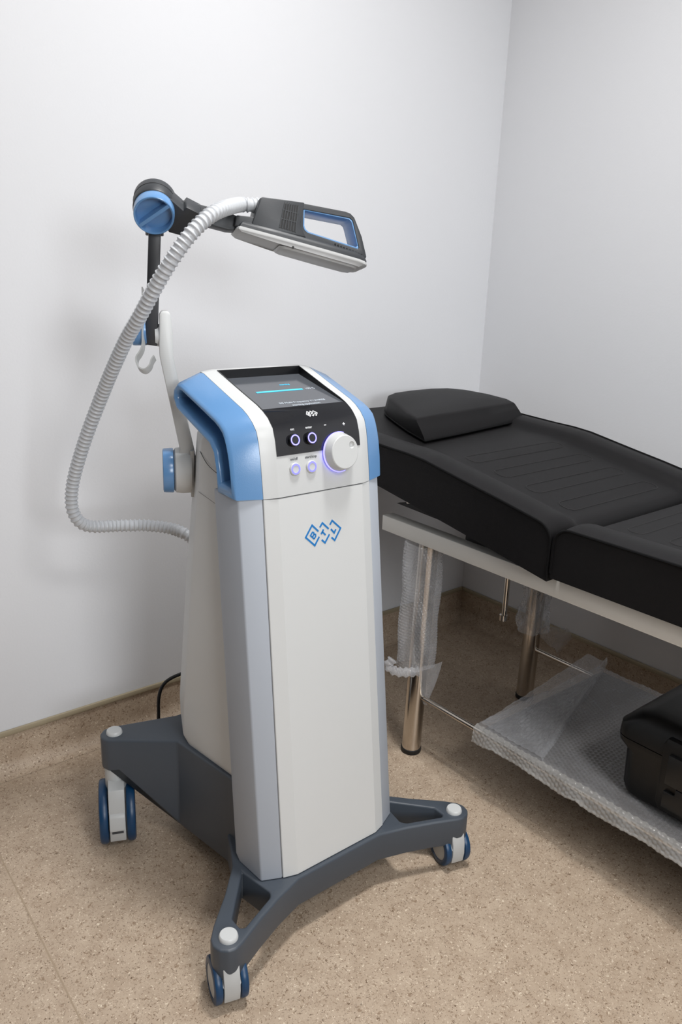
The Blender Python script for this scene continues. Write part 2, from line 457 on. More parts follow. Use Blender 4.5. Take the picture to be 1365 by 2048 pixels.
# --- front panel and silver side profiles
g = 0.0006
b = B()
bot = [(-0.118 + g, 0.941), (-0.092, 0.933), (0.092, 0.933), (0.118 - g, 0.941), (0.118 - g, 0.965), (-0.118 + g, 0.965)]
top = [(-0.112 + g, 1.0205), (-0.088, 1.0120), (0.088, 1.0120), (0.112 - g, 1.0205), (0.112 - g, 1.045), (-0.112 + g, 1.045)]
add_loft(b, [[D(u, y, 0.1195) for u, y in bot], [D(u, y, 0.7895) for u, y in top]])
front = obj('front_panel', b, M['cream'], dev, bevel=0.0012, seg=2, bev_ang=60, angle=12)
b = B()
add_loft(b, [[D(u * 0.99, y + 0.004, 0.118) for u, y in bot], [D(u * 0.99, y + 0.004, 0.7915) for u, y in top]])
obj('panel_gap', b, M['seam'], dev)
for s in (-1, 1):
    b = B()
    lo = [(0.118, 0.942), (0.153, 0.958), (0.1565, 1.022), (0.150, 1.045), (0.118, 1.045)]
    hi = [(0.112, 1.0215), (0.1475, 1.0395), (0.1515, 1.088), (0.146, 1.115), (0.112, 1.115)]
    add_loft(b, [[D(s * u, y, 0.1185) for u, y in lo], [D(s * u, y, 0.7925) for u, y in hi]])
    obj('side_profile', b, M['silver'], dev, bevel=0.003, seg=3, bev_ang=20)

# --- rear housing
b = B()
def rsec(z, yf, uf, yc, uc, yr, ur):
    return [D(-uf, yf, z), D(-uc, yc, z), D(-ur, yr, z), D(ur, yr, z), D(uc, yc, z), D(uf, yf, z)]
add_loft(b, [rsec(0.240, 1.00, 0.115, 1.232, 0.139, 1.300, 0.100), rsec(0.256, 1.00, 0.116, 1.250, 0.1425, 1.330, 0.105), rsec(0.30, 1.01, 0.117, 1.247, 0.143, 1.330, 0.106),
             rsec(0.60, 1.05, 0.120, 1.209, 0.140, 1.287, 0.106), rsec(0.862, 1.08, 0.118, 1.170, 0.138, 1.242, 0.104), rsec(0.888, 1.08, 0.112, 1.155, 0.130, 1.215, 0.098)])
rear_h = obj('rear_housing', b, M['cream'], dev, bevel=0.004, seg=2, bev_ang=22, angle=30)
b = B()
add_tube(b, catmull([D(-0.1384, 1.172, 0.842), D(-0.1372, 1.150, 0.824), D(-0.1355, 1.12, 0.814), D(-0.1345, 1.10, 0.811)], 4), 0.00055, 6)
obj('joint_line', b, M['seam'], rear_h)
b = B(); add_tube(b, [D(-0.1390, 1.178, 0.77), D(-0.1348, 1.10, 0.756)], 0.0003, 6)
obj('joint_line', b, M['seam'], rear_h)
b = B(); add_lathe(b, [(0, 0), (0.0045, 0), (0.0042, 0.0018), (0.0018, 0.0022), (0.0016, 0.0006), (0, 0.0006)], D(-0.1355, 1.112, 0.826), (-1, 0.1, 0), 20)
obj('screw', b, M['screw'], rear_h)

# --- console cover, following the side profile of the head
PR = [(1.0205, 0.7905), (1.0258, 0.830), (1.0304, 0.858), (1.0345, 0.878), (1.041, 0.896), (1.0525, 0.9085), (1.066, 0.918), (1.081, 0.9255),
      (1.1249, 0.9406), (1.2027, 0.9675), (1.214, 0.9688), (1.2225, 0.9640)]
BU = [0.009, 0.009, 0.009, 0.009, 0.009, 0.008, 0.0065, 0.0055, 0.0045, 0.0035, 0.003, 0.002]
NR = []
for i in range(len(PR)):
    a = PR[max(0, i - 1)]; c = PR[min(len(PR) - 1, i + 1)]
    t = V((0, c[0] - a[0], c[1] - a[1])).normalized(); NR.append(V((0, -t.z, t.y)))
def psurf(i, bulge=1.0, off=0.0):
    y, z = PR[i]; n = NR[i]
    k = BU[i] * bulge + off
    return V((0, y, z)) + n * k
b = B()
us = [-0.112 + g, -0.0905, -0.0866, 0.0866, 0.0905, 0.112 - g]
rows = []
for i in range(len(PR)):
    rows.append([b.verts.new(psurf(i, 0.0 if abs(u) > 0.1 else 1.0) + V((XC + u, 0, 0))) for u in us])
OP0, OP1 = 6, 9                                        # display opening along the profile
for i in range(len(PR) - 1):
    for k in range(5):
        if k == 2 and OP0 <= i < OP1: continue
        b.faces.new((rows[i][k], rows[i][k + 1], rows[i + 1][k + 1], rows[i + 1][k]))
under = [(1.2225, 0.9640), (1.205, 0.932), (1.11, 0.884), (1.09, 0.86), (1.086, 0.7905)]
for s in (0, 5):                                       # side cheeks
    u = us[s]
    vs = [rows[i][s] for i in range(len(PR))] + [b.verts.new(D(u, y, z)) for y, z in under[1:]]
    b.faces.new(vs)
back = [[b.verts.new(D(u, y, z)) for u in (us[0], us[5])] for y, z in under[1:]]
b.faces.new((rows[-1][0], rows[-1][1], rows[-1][2], rows[-1][3], rows[-1][4], rows[-1][5], back[0][1], back[0][0]))
for p, q in zip(back, back[1:]): b.faces.new((p[0], p[1], q[1], q[0]))
b.faces.new((rows[0][0], rows[0][1], rows[0][2], rows[0][3], rows[0][4], rows[0][5], back[-1][1], back[-1][0]))
cover = obj('console_cover', b, M['white'], dev, bevel=0.0, angle=38)

# point on the console's middle strip, by height
def surf(u, z, off=0.0):
    for i in range(len(PR) - 1):
        p, q = psurf(i), psurf(i + 1)
        if z <= q.z or i == len(PR) - 2:
            t = (z - p.z) / (q.z - p.z)
            n = NR[i].lerp(NR[i + 1], t).normalized()
            return p.lerp(q, t) + V((XC + u, 0, 0)) + n * off, n
def patch(u0, z0):
    O, n = surf(u0, z0); x = V((1, 0, 0)); y = n.cross(x); y = y if y.z > 0 else -y
    return (lambda p, q, s: O + x * p + y * q + n * s), n, O

# --- glossy black control panel (lower part, wraps the bend) and the bezel round the display
b = B()
zs = [0.857, 0.868, 0.880, 0.890, 0.899, 0.906, 0.9115, 0.9165, 0.921, 0.9245]
prs = []
for z in zs:
    p0, n = surf(-0.0864, z, 0.0012); p1, _ = surf(0.0864, z, 0.0012)
    prs.append((p0, p1, n))
secs = [[p0, p1, p1 - n * 0.004, p0 - n * 0.004] for p0, p1, n in prs]
add_loft(b, secs)
panel = obj('control_panel', b, M['gloss'], dev, angle=45)
topF = prs[-1][0] - D(-0.0864, 0, 0) - V((0, 0, 0))
yF, zF = prs[-1][0].y, prs[-1][0].z
pb = psurf(OP1); yK, zK = pb.y - 0.001, pb.z + 0.0008
dz_back = 0.0150
b = B()
# bezel: a tray whose rim follows the cover and whose floor carries the display
rim = [(yF, zF)] + [(psurf(i).y, psurf(i).z + 0.0008) for i in (7, 8)] + [(yK, zK)]
fl = lambda y: lerp(zF - 0.0015, zK - dz_back, (y - yF) / (yK - yF))
for u0, u1 in ((-0.0864, -0.0850), (0.0850, 0.0864)):
    lo_l = [b.verts.new(D(u0, y, fl(y) - 0.003)) for y, z in rim]; lo_r = [b.verts.new(D(u1, y, fl(y) - 0.003)) for y, z in rim]
    hi_l = [b.verts.new(D(u0, y, z)) for y, z in rim]; hi_r = [b.verts.new(D(u1, y, z)) for y, z in rim]
    for i in range(3):
        b.faces.new((lo_l[i], lo_l[i + 1], hi_l[i + 1], hi_l[i])); b.faces.new((lo_r[i], hi_r[i], hi_r[i + 1], lo_r[i + 1]))
        b.faces.new((hi_l[i], hi_l[i + 1], hi_r[i + 1], hi_r[i])); b.faces.new((lo_l[i], lo_r[i], lo_r[i + 1], lo_l[i + 1]))
    b.faces.new((lo_l[0], hi_l[0], hi_r[0], lo_r[0])); b.faces.new((lo_l[3], lo_r[3], hi_r[3], hi_l[3]))
add_box(b, (-0.0864, yK - 0.0012, zK - dz_back - 0.003), (0.0864, yK + 0.0004, zK), lambda p: D(*p))
obj('screen_bezel', b, M['bezel'], dev, smooth=False)
b = B()
v4 = [D(-0.0850, yF, fl(yF)), D(0.0850, yF, fl(yF)), D(0.0850, yK - 0.0012, fl(yK)), D(-0.0850, yK - 0.0012, fl(yK))]
add_loft(b, [v4, [p - V((0, 0, 0.004)) for p in v4]])
disp = obj('display', b, M['screen'], dev, smooth=False)
sx = V((1, 0, 0)); sy = (v4[3] - v4[0]); SL = sy.length; sy.normalize(); sn = sx.cross(sy)
SO = D(0, yF, fl(yF))
scr = lambda cx, cy: (lambda p, q, s: SO + sx * (cx + p) + sy * (cy + q) + sn * s)
b = B(); add_prism(b, [(-0.052, -0.0024), (0.044, -0.0024), (0.044, 0.0024), (-0.052, 0.0024)], scr(0, SL * 0.50), 0.0001, 0.0006)
obj('progress_bar', b, M['screencyan'], disp, smooth=False)
b = text_bm('100 %', 0.0085, scr(0.060, SL * 0.50)); obj('screen_text', b, M['screentext'], disp, smooth=False)
b = text_bm('starting', 0.0070, scr(0.022, SL * 0.68)); obj('screen_text', b, M['screencyan'], disp, smooth=False)
b = text_bm('SIS Multi Frequency V1.210058', 0.0076, scr(0.008, SL * 0.135)); obj('screen_text', b, M['screentext'], disp, smooth=False)
b = text_bm('starting application', 0.0076, scr(0.008, SL * 0.055)); obj('screen_text', b, M['screentext'], disp, smooth=False)

# --- emblem of three open diamonds with letters
EM = [([(-0.0116, 0.7236), (-0.0243, 0.7361), (-0.0386, 0.7180), (-0.0205, 0.7010), (-0.0105, 0.7143)], 1),
      ([(-0.0084, 0.7297), (-0.0026, 0.7364), (0.0102, 0.7241)], 1), ([(-0.0056, 0.7079), (0.0012, 0.7017), (0.0114, 0.7145)], 1),
      ([(0.0131, 0.7304), (0.0184, 0.7369), (0.0359, 0.7208), (0.0222, 0.7022), (0.0156, 0.7084)], 1),
      ([(-0.0064, 0.7178), (-0.0007, 0.7251)], 1), ([(-0.0036, 0.7214), (0.0031, 0.7147)], 1), ([(0.0150, 0.7229), (0.0217, 0.7152), (0.0256, 0.7207)], 1),
      ([(-0.0213, 0.7123), (-0.0285, 0.7195), (-0.0241, 0.7243), (-0.0216, 0.7232), (-0.0211, 0.7205), (-0.0246, 0.7159)], 0.85),
      ([(-0.0211, 0.7205), (-0.0180, 0.7196), (-0.0177, 0.7167), (-0.0213, 0.7123)], 0.85)]
ft = V((0, 1.0120 - 0.933, 0.7895 - 0.1195)).normalized(); fnrm = V((0, -ft.z, ft.y))
def onfront(p, q, s):
    t = (q - 0.1195) / (0.7895 - 0.1195)
    return D(p, lerp(0.933, 1.0120, t), q) + fnrm * s
b = B()
for pts, k in EM: add_stroke(b, pts, 0.0031 * k, onfront, -0.0002, 0.0004)
obj('emblem', b, M['logo'], front, smooth=False)
fn = lambda p, q, s: surf(p, 0.9135 + q * 0.62, s)[0]
b = B()
for pts, k in EM: add_stroke(b, [((p + 0.001) * 0.30, (q - 0.719) * 0.30) for p, q in pts], 0.00115 * k, fn, 0.0011, 0.0018)
obj('emblem', b, M['print_white'], panel, smooth=False)

# --- printed words and signs
for body, u, z, size, mt in (('esc', -0.0505, 0.8955, 0.0062, 'print_white'), ('enter', -0.0175, 0.8955, 0.0062, 'print_white'),
                             ('on/off', -0.0535, 0.8495, 0.0062, 'print_grey'), ('start/stop', -0.0195, 0.8495, 0.0062, 'print_grey')):
    fn, n, O = patch(u, z)
    b = text_bm(body, size, fn, 0.0011 if z > 0.857 else 0.0001)
    obj('printed_word', b, M[mt], panel if z > 0.857 else cover, smooth=False)
fn, n, O = patch(0.0165, 0.8960); b = B(); add_stroke(b, [(-0.0022, 0), (0.0022, 0)], 0.0011, fn, 0.0010, 0.0017); obj('minus_sign', b, M['print_white'], panel, smooth=False)
fn, n, O = patch(0.0560, 0.8945); b = B(); add_stroke(b, [(-0.0026, 0), (0.0026, 0)], 0.0011, fn, 0.0010, 0.0017); add_stroke(b, [(0, -0.0026), (0, 0.0026)], 0.0011, fn, 0.0010, 0.00171)
obj('plus_sign', b, M['print_white'], panel, smooth=False)

# --- four push buttons with lit rings
for u, z, kind in ((-0.0525, 0.8790, 0), (-0.0185, 0.8790, 0), (-0.0535, 0.8335, 1), (-0.0205, 0.8335, 1)):
    O, n = surf(u, z)
    b = B()
    h = 0.0075 if kind == 0 else 0.0035
    add_lathe(b, [(0, -0.003), (0.0105, -0.003), (0.0105, h - 0.0015), (0.0093, h), (0.0055, h - 0.0002), (0, h - 0.0006)], O, n, 36)
    bt = obj('push_button', b, M['gloss'] if kind == 0 else M['white'], dev)
    if kind == 0: bt['label'] = 'black round button with glowing violet ring'
    else: bt['label'] = 'white round button with glowing violet ring'
    b = B(); r0, r1 = (0.0068, 0.0087) if kind == 0 else (0.0062, 0.0088)
    add_lathe(b, [(r0, h - 0.0006), (r0, h + 0.0005), (r1, h + 0.0003), (r1, h - 0.0010)], O, n, 36)
    obj('light_ring', b, M['ring'] if kind == 0 else M['ringpale'], bt)

# --- big dial
O, n = surf(0.0375, 0.8510)
b = B()
add_lathe(b, [(0, -0.003), (0.0316, -0.003), (0.0316, 0.0035), (0.0325, 0.0055), (0.0318, 0.0085), (0.0282, 0.0195), (0.0270, 0.0205)], O, n, 64)
dx = V((1, 0, 0)); dy = n.cross(dx); dy = dy if dy.z > 0 else -dy
DC = O + dx * 0.0145 + dy * 0.0105                     # a finger dimple sunk into the face
xx, yy, aa = frame(n)
oc = [b.verts.new(O + n * 0.0205 + (xx * math.cos(t) + yy * math.sin(t)) * 0.0270) for t in [2 * math.pi * i / 64 for i in range(64)]]
ic = [b.verts.new(DC + n * 0.0205 + (xx * math.cos(t) + yy * math.sin(t)) * 0.0060) for t in [2 * math.pi * i / 32 for i in range(32)]]
es = [b.edges.new((c[i], c[(i + 1) % len(c)])) for c in (oc, ic) for i in range(len(c))]
bmesh.ops.triangle_fill(b, use_beauty=True, use_dissolve=False, edges=es)
dial = obj('dial', b, M['white'], dev, angle=30)
b = B()
add_lathe(b, [(0.0060, 0.0205), (0.0055, 0.0188), (0.0042, 0.0172), (0.0022, 0.0163), (0, 0.0160)], DC, n, 32)
obj('finger_dimple', b, M['white'], dial, angle=60)
b = B()
arc = [O + n * 0.0042 + (dx * math.cos(math.radians(t)) + dy * math.sin(math.radians(t))) * 0.0328 for t in range(70, 292, 6)]
add_tube(b, arc, 0.0013, 8)
obj('light_ring', b, M['ring'], dial)

# --- blue grip handles
SEC_A = [(1.0205, 0.7905), (1.0258, 0.830), (1.0304, 0.858), (1.0345, 0.878), (1.041, 0.896), (1.0525, 0.9085), (1.066, 0.918), (1.081, 0.9255),
         (1.1249, 0.9406), (1.2027, 0.9675), (1.2155, 0.9675), (1.226, 0.956), (1.226, 0.940), (1.214, 0.922), (1.168, 0.899), (1.110, 0.874), (1.096, 0.860), (1.090, 0.834), (1.087, 0.794)]
SEC_B = [(1.0385, 0.7905), (1.0430, 0.826), (1.0475, 0.852), (1.0525, 0.870), (1.0590, 0.886), (1.0665, 0.8985), (1.0780, 0.9070), (1.0920, 0.9135),
         (1.1300, 0.9265), (1.2010, 0.9500), (1.2145, 0.9520), (1.2290, 0.9400), (1.2310, 0.926), (1.220, 0.9090), (1.170, 0.8900), (1.113, 0.8690), (1.0985, 0.856), (1.0915, 0.830), (1.0880, 0.792)]
SLOT = [(1.0475, 0.8060), (1.0515, 0.830), (1.0558, 0.851), (1.0605, 0.866), (1.0665, 0.880), (1.0735, 0.8900), (1.0830, 0.8970), (1.0960, 0.9035),
        (1.1320, 0.9160), (1.1985, 0.9385), (1.2090, 0.9400), (1.2190, 0.9335), (1.2205, 0.9260), (1.2120, 0.9165), (1.1680, 0.9000), (1.1070, 0.8780), (1.0915, 0.860), (1.0840, 0.830), (1.0810, 0.8120)]
for s in (-1, 1):
    b = B()
    ring = lambda sec, u, dy=0.0: [D(s * u, y, z) for y, z in sec]
    mid = [((a[0] + c[0]) / 2, (a[1] + c[1]) / 2) for a, c in zip(SEC_A, SEC_B)]
    def toward(sec, to, k): return [(lerp(a[0], c[0], k), lerp(a[1], c[1], k)) for a, c in zip(sec, to)]
    A1 = toward(SEC_A, SEC_B, 0.90)
    secs = [ring(SEC_A, 0.1122), ring(A1, 0.1505), ring(toward(SEC_B, SLOT, 0.10), 0.1545), ring(toward(SEC_B, SLOT, 0.38), 0.1562), ring(toward(SEC_B, SLOT, 0.72), 0.1550),
            ring(toward(SEC_B, SLOT, 0.95), 0.1510), ring(toward(SEC_B, SLOT, 1.0), 0.1440), ring(toward(SEC_B, SLOT, 1.0), 0.1150)]
    rows = add_loft(b, secs, caps=False)
    b.faces.new(rows[0]); b.faces.new(rows[-1])
    obj('grip_handle', b, M['blue'], dev, angle=50)

# ------------------------------------------------------------------ articulated arm
E1 = V((0.8929, -0.4502, 0)); F1 = V((0.4502, 0.8929, 0)); P0 = V((0.685, 1.272, 0))
AF = lambda x, z, s: P0 + E1 * x + F1 * s + V((0, 0, z))
b = B()
link = [(-0.0365, 1.050), (-0.0360, 1.0605), (-0.0320, 1.0650), (-0.0210, 1.0655), (-0.0172, 1.0600), (-0.0145, 1.025), (-0.0150, 0.990), (0.0188, 0.8236), (0.0215, 0.790), (0.0180, 0.752),
        (-0.004, 0.748), (-0.011, 0.790), (-0.0076, 0.8285), (-0.0375, 0.990), (-0.0380, 1.010)]
add_prism(b, link, AF, -0.022, 0.022)
obj('arm_link', b, M['cream'], dev, bevel=0.003, seg=2)
b = B()
add_lathe(b, [(0, -0.0184), (0.036, -0.0184), (0.0405, -0.0150), (0.0420, -0.004), (0.0415, 0.0127), (0, 0.0127)], AF(0, 0.785, 0), E1, 48)
add_box(b, (0.0105, 0.742, -0.030), (0.0165, 0.826, 0.020), lambda p: AF(*p))
add_box(b, (0.012, 0.752, -0.022), (0.050, 0.800, 0.012), lambda p: AF(*p))
obj('pivot_joint', b, M['cream'], dev, angle=40)
def knob(name, O, axis, R, depth, bar_dir):
    # round blue cap with a hollow face and a grip bar across it
    b = B()
    ax = V(axis).normalized()
    add_lathe(b, [(0, 0), (R * 0.98, 0), (R, depth * 0.12), (R * 0.985, depth * 0.80), (R * 0.97, depth * 0.97), (R * 0.94, depth), (R * 0.88, depth * 0.96), (R * 0.84, depth * 0.25), (0, depth * 0.18)], O, ax, 48)
    bd = V(bar_dir); bd = (bd - ax * bd.dot(ax)).normalized(); sd = ax.cross(bd)
    fn = lambda p: V(O) + bd * p[0] + sd * p[1] + ax * p[2]
    add_box(b, (-R * 0.90, -R * 0.085, depth * 0.15), (R * 0.90, R * 0.085, depth * 1.02), fn)
    return obj(name, b, M['blue'], dev, angle=40)
knob('clamp_knob', AF(-0.0190, 0.785, 0), -E1, 0.0405, 0.0185, (0, 0, 1))
# post
b = B()
post = [(-0.0492, 1.192), (-0.0290, 1.192), (-0.0375, 1.055), (-0.0406, 1.0066), (-0.0612, 1.0092), (-0.0580, 1.060)]
add_prism(b, post, AF, -0.014, 0.024)
obj('arm_post', b, M['post'], dev, bevel=0.0025, seg=2)
b = B(); add_lathe(b, [(0, -0.010), (0.018, -0.010), (0.019, -0.004), (0.019, 0.006), (0, 0.006)], AF(-0.034, 1.024, 0), E1, 32)
obj('pivot_joint', b, M['cream'], dev)
KA = (-E1 + V((0, 0, -0.05))).normalized()
knob('clamp_knob', AF(-0.0590, 1.0330, 0), KA, 0.0262, 0.0235, (0.2, 0.4, 1))
# clear hook for the hose
b = B()
hk = [AF(x, z, 0) for x, z in ((-0.0606, 1.100), (-0.0612, 1.066), (-0.0630, 1.030), (-0.0640, 1.0073), (-0.0690, 0.9950), (-0.0745, 0.9870), (-0.0752, 0.9780), (-0.0715, 0.9695), (-0.0625, 0.9655), (-0.0540, 0.9720), (-0.0500, 0.9820), (-0.0455, 0.9888))]
hk = catmull(hk, 6)
for i in range(len(hk)): hk[i] = hk[i] - F1 * 0.024
secs = []
for i, p in enumerate(hk):
    t = (hk[min(i + 1, len(hk) - 1)] - hk[max(i - 1, 0)]).normalized(); nn = t.cross(F1).normalized()
    wd = F1 * 0.0050 + V((0, 0, -0.0045)) + E1 * 0.0016
    secs.append([p - wd + nn * 0.0011, p + wd + nn * 0.0011, p + wd - nn * 0.0011, p - wd - nn * 0.0011])
add_loft(b, secs)
obj('hose_hook', b, M['clear'], dev, angle=50)

# head joint on top of the post
D3 = V((0.433, 0.750, 0.500)).normalized()
C1 = V((0.6344, 1.2595, 1.2165))
KX = V((0.9018, -0.3750, -0.2149)); KX = (KX - D3 * KX.dot(D3)).normalized(); KY = D3.cross(KX); KY = KY if KY.z > 0 else -KY
b = B()
add_lathe(b, [(0, 0.017), (0.0330, 0.017), (0.0345, 0.020), (0.0345, 0.056), (0.031, 0.061), (0, 0.062)], C1, D3, 48)
KJ = lambda p, q, s: C1 + KX * p + KY * q + D3 * s
add_prism(b, [(0.020, 0.027), (0.0445, 0.014), (0.0475, 0.0215), (0.073, 0.0160), (0.0725, 0.003), (0.0690, -0.030), (0.030, -0.030), (0.015, -0.010)], KJ, 0.014, 0.050)
add_cyl(b, AF(-0.0395, 1.186, 0.008), (0, 0, 1), 0.0150, 0.0, 0.030)
obj('head_joint', b, M['dark'], dev, bevel=0.0015, angle=40)
b = B()
ringp = [C1 + D3 * 0.040 + (KX * math.cos(t) + KY * math.sin(t)) * 0.0346 for t in [2 * math.pi * i / 48 for i in range(48)]]
add_tube(b, ringp, 0.0005, 6, closed=True)
obj('joint_line', b, M['black'], dev)
knob('clamp_knob', C1 + D3 * 0.018, -D3, 0.0330, 0.0215, KX * 0.62 + KY * 0.78)

# ------------------------------------------------------------------ applicator
HA = V((0.90176, -0.37503, -0.21491)).normalized(); HN = V((0.26782, 0.09453, 0.95882)); HN = (HN - HA * HN.dot(HA)).normalized(); HD = HN.cross(HA)
if HD.y < 0: HD = -HD
HO = V((0.781, 1.238, 1.205))
H = lambda a, n, s: HO + HA * a + HN * n + HD * s
b = B()
bar = [(-0.108, 0.0145), (-0.108, -0.0125), (-0.0200, -0.0112), (-0.008, -0.0090), (-0.008, 0.0150), (-0.032, 0.0185)]
add_prism(b, bar, H, -0.012, 0.012)
obj('head_bar', b, M['dark'], dev, bevel=0.0015)
plan = [(-0.008, 0.020), (-0.004, 0.028), (0.060, 0.0310), (0.150, 0.0325), (0.212, 0.0320), (0.225, 0.0285), (0.2315, 0.0210), (0.2335, 0.0110)]
plan = plan + [(a, -s) for a, s in reversed(plan)]
b = B()
sec = lambda k, n, da=0.0: [H(lerp(0.11, a, k) - (da if a > 0.2 else 0), n, s * (k if abs(k - 1) < 0.06 else k * 0.99)) for a, s in plan]
def under_(k, n0, n1, da): return [H(lerp(0.11, a, k) - (da if a > 0.2 else 0), lerp(n0, n1, smooth01_((a + 0.01) / 0.09)), s * k) for a, s in plan]
smooth01_ = lambda t: max(0.0, min(1.0, t))
add_loft(b, [sec(0.97, -0.0010), sec(0.995, -0.0056), sec(1.0, -0.0068), sec(1.0, -0.0092), sec(0.985, -0.0100), under_(0.955, -0.0118, -0.0160, 0.004), under_(0.93, -0.0122, -0.0166, 0.004)])
apl = obj('applicator', b, M['headgrey'], dev, bevel=0.0, angle=34)
apl['label'] = 'grey paddle head with open blue lined handle'
b = B()
cp_ = [(0.070, 0.021), (0.078, 0.0265), (0.150, 0.0285), (0.205, 0.0275), (0.2145, 0.021), (0.2165, 0.010)]
cp_ = cp_ + [(a, -s) for a, s in reversed(cp_)]
add_loft(b, [[H(a, -0.0158, s) for a, s in cp_], [H(lerp(0.145, a, 0.97), -0.0190, s * 0.95) for a, s in cp_], [H(lerp(0.145, a, 0.95), -0.0198, s * 0.92) for a, s in cp_]])
obj('coil_disc', b, M['headgrey'], apl, angle=40)
b = B(); add_lathe(b, [(0, 0), (0.0022, 0), (0.0018, 0.001), (0, 0.0008)], H(0.092, -0.0150, -0.0300), -HD, 16)
obj('screw', b, M['black'], apl)
b = B()
add_loft(b, [sec(0.985, -0.0065), sec(0.985, -0.0010), sec(0.955, 0.0045), [H(lerp(0.11, a, 0.90), 0.0125, s * 0.62) for a, s in plan], [H(lerp(0.11, a, 0.86), 0.0130, s * 0.5) for a, s in plan]])
obj('upper_shell', b, M['dark'], apl, angle=50)
b = B()
out = [(-0.0110, -0.004), (-0.0110, 0.0130), (0.0165, 0.0180), (0.0205, 0.0260), (0.0225, 0.0500), (0.0262, 0.0525), (0.0625, 0.0583), (0.0966, 0.0636), (0.1740, 0.0712), (0.1840, 0.0705), (0.1925, 0.0655),
       (0.1985, 0.0570), (0.2123, 0.0372), (0.2275, 0.0060), (0.2240, -0.004)]
hl = [(0.1004, 0.0540), (0.1045, 0.0270), (0.1080, 0.0210), (0.1145, 0.0178), (0.2085, 0.0148), (0.2100, 0.0175), (0.1920, 0.0550), (0.1895, 0.0595), (0.1840, 0.0622)]
add_prism(b, out, H, -0.0235, 0.0235, [hl])
add_prism(b, [(0.0160, 0.004), (0.0195, 0.0260), (0.0222, 0.0500), (0.0262, 0.0530), (0.0625, 0.0588), (0.0985, 0.0640), (0.0985, 0.0270), (0.104, 0.0180), (0.112, 0.0080)], H, -0.0275, 0.0275)
obj('handle_frame', b, M['dark'], apl, bevel=0.0025, seg=2, angle=40)
b = B()
cx, cy = 0.15, 0.04
inn = [(lerp(cx, p, 0.955), lerp(cy, q, 0.90)) for p, q in hl]
outl = [(lerp(cx, p, 1.01), lerp(cy, q, 1.02)) for p, q in hl]
add_prism(b, outl, H, -0.0225, 0.0225, [inn])
obj('handle_liner', b, M['blue'], apl, bevel=0.001)
b = B()
add_prism(b, [(0.0625, 0.0112), (0.0925, 0.0112), (0.0892, 0.0560), (0.0640, 0.0525)], H, -0.0278, -0.0230)
obj('vent_dark_plate', b, M['black'], apl, smooth=False)  # black plate stands for the shaded depth between the slats
b = B()
for k in range(7):
    t = k / 6.0
    x0 = lerp(0.0632, 0.0918, t); x1 = lerp(0.0646, 0.0888, t)
    add_prism(b, [(x0 - 0.0008, 0.0112), (x0 + 0.0008, 0.0112), (x1 + 0.0008, 0.0565), (x1 - 0.0008, 0.0540)], H, -0.0287, -0.0250)
for q in (0.026, 0.041):
    add_prism(b, [(0.0630, q), (0.0915, q + 0.001), (0.0915, q + 0.0025), (0.0630, q + 0.0015)], H, -0.0283, -0.0250)
obj('vent_grille', b, M['dark'], apl, bevel=0.0003, seg=1)
b = B()
for k in range(10):
    t = k / 9.0; x0 = lerp(0.168, 0.219, t)
    add_prism(b, [(x0, 0.0045 - t * 0.002), (x0 + 0.0016, 0.0043 - t * 0.002), (x0 - 0.0012, 0.0125 - t * 0.005), (x0 - 0.0028, 0.0125 - t * 0.005)], H, -0.0262, -0.0150)
obj('vent_dark_strips', b, M['black'], apl, smooth=False)  # solid black strips stand for the shade inside small slots

# ------------------------------------------------------------------ corrugated hose
hp = [H(0.0300, 0.0470, 0.0), H(0.0253, 0.0459, 0.0), H(0.0119, 0.0413, -0.002), H(-0.0075, 0.0345, -0.010),
      (0.7223, 1.1789, 1.2317), (0.6955, 1.1604, 1.225), (0.6736, 1.1507, 1.2161), (0.6512, 1.1471, 1.2003), (0.6323, 1.1492, 1.1807), (0.61, 1.1615, 1.1456), (0.596, 1.186, 1.1077), (0.5865, 1.2239, 1.0622), (0.5816, 1.267, 1.0217), (0.577, 1.3175, 0.9661), (0.5718, 1.3652, 0.9063), (0.5617, 1.4013, 0.8461),
      (0.5531, 1.426, 0.7956), (0.5461, 1.4443, 0.7503), (0.542, 1.452, 0.7139), (0.5434, 1.4531, 0.6836), (0.5552, 1.452, 0.6597), (0.5777, 1.4502, 0.6471), (0.6167, 1.4439, 0.6428), (0.6472, 1.4303, 0.6422), (0.6776, 1.4156, 0.6408), (0.713, 1.3848, 0.6366), (0.7332, 1.3527, 0.6273),
      (0.7720, 1.3450, 0.5900), (0.7800, 1.3000, 0.5800)]
path = resample(catmull(hp, 24), 0.00107)
RIB = [0.0104, 0.0104, 0.0104, 0.0104, 0.0107, 0.0121, 0.0126, 0.0121]
b = B(); add_tube(b, path, lambda i: RIB[i % 8], 20)
obj('corrugated_hose', b, M['hose'], dev, angle=80)

# ------------------------------------------------------------------ power cord
b = B()
cp = [(0.93, 1.325, 0.20), (0.88, 1.42, 0.245), (0.82, 1.475, 0.250), (0.778, 1.497, 0.240), (0.748, 1.505, 0.225), (0.733, 1.505, 0.195), (0.7275, 1.50, 0.14), (0.726, 1.50, 0.06), (0.732, 1.52, 0.012), (0.78, 1.56, 0.005), (0.95, 1.60, 0.0045), (1.2, 1.62, 0.0045)]
add_tube(b, catmull(cp, 8), 0.0040, 10)
obj('power_cord', b, M['cord'], dev)

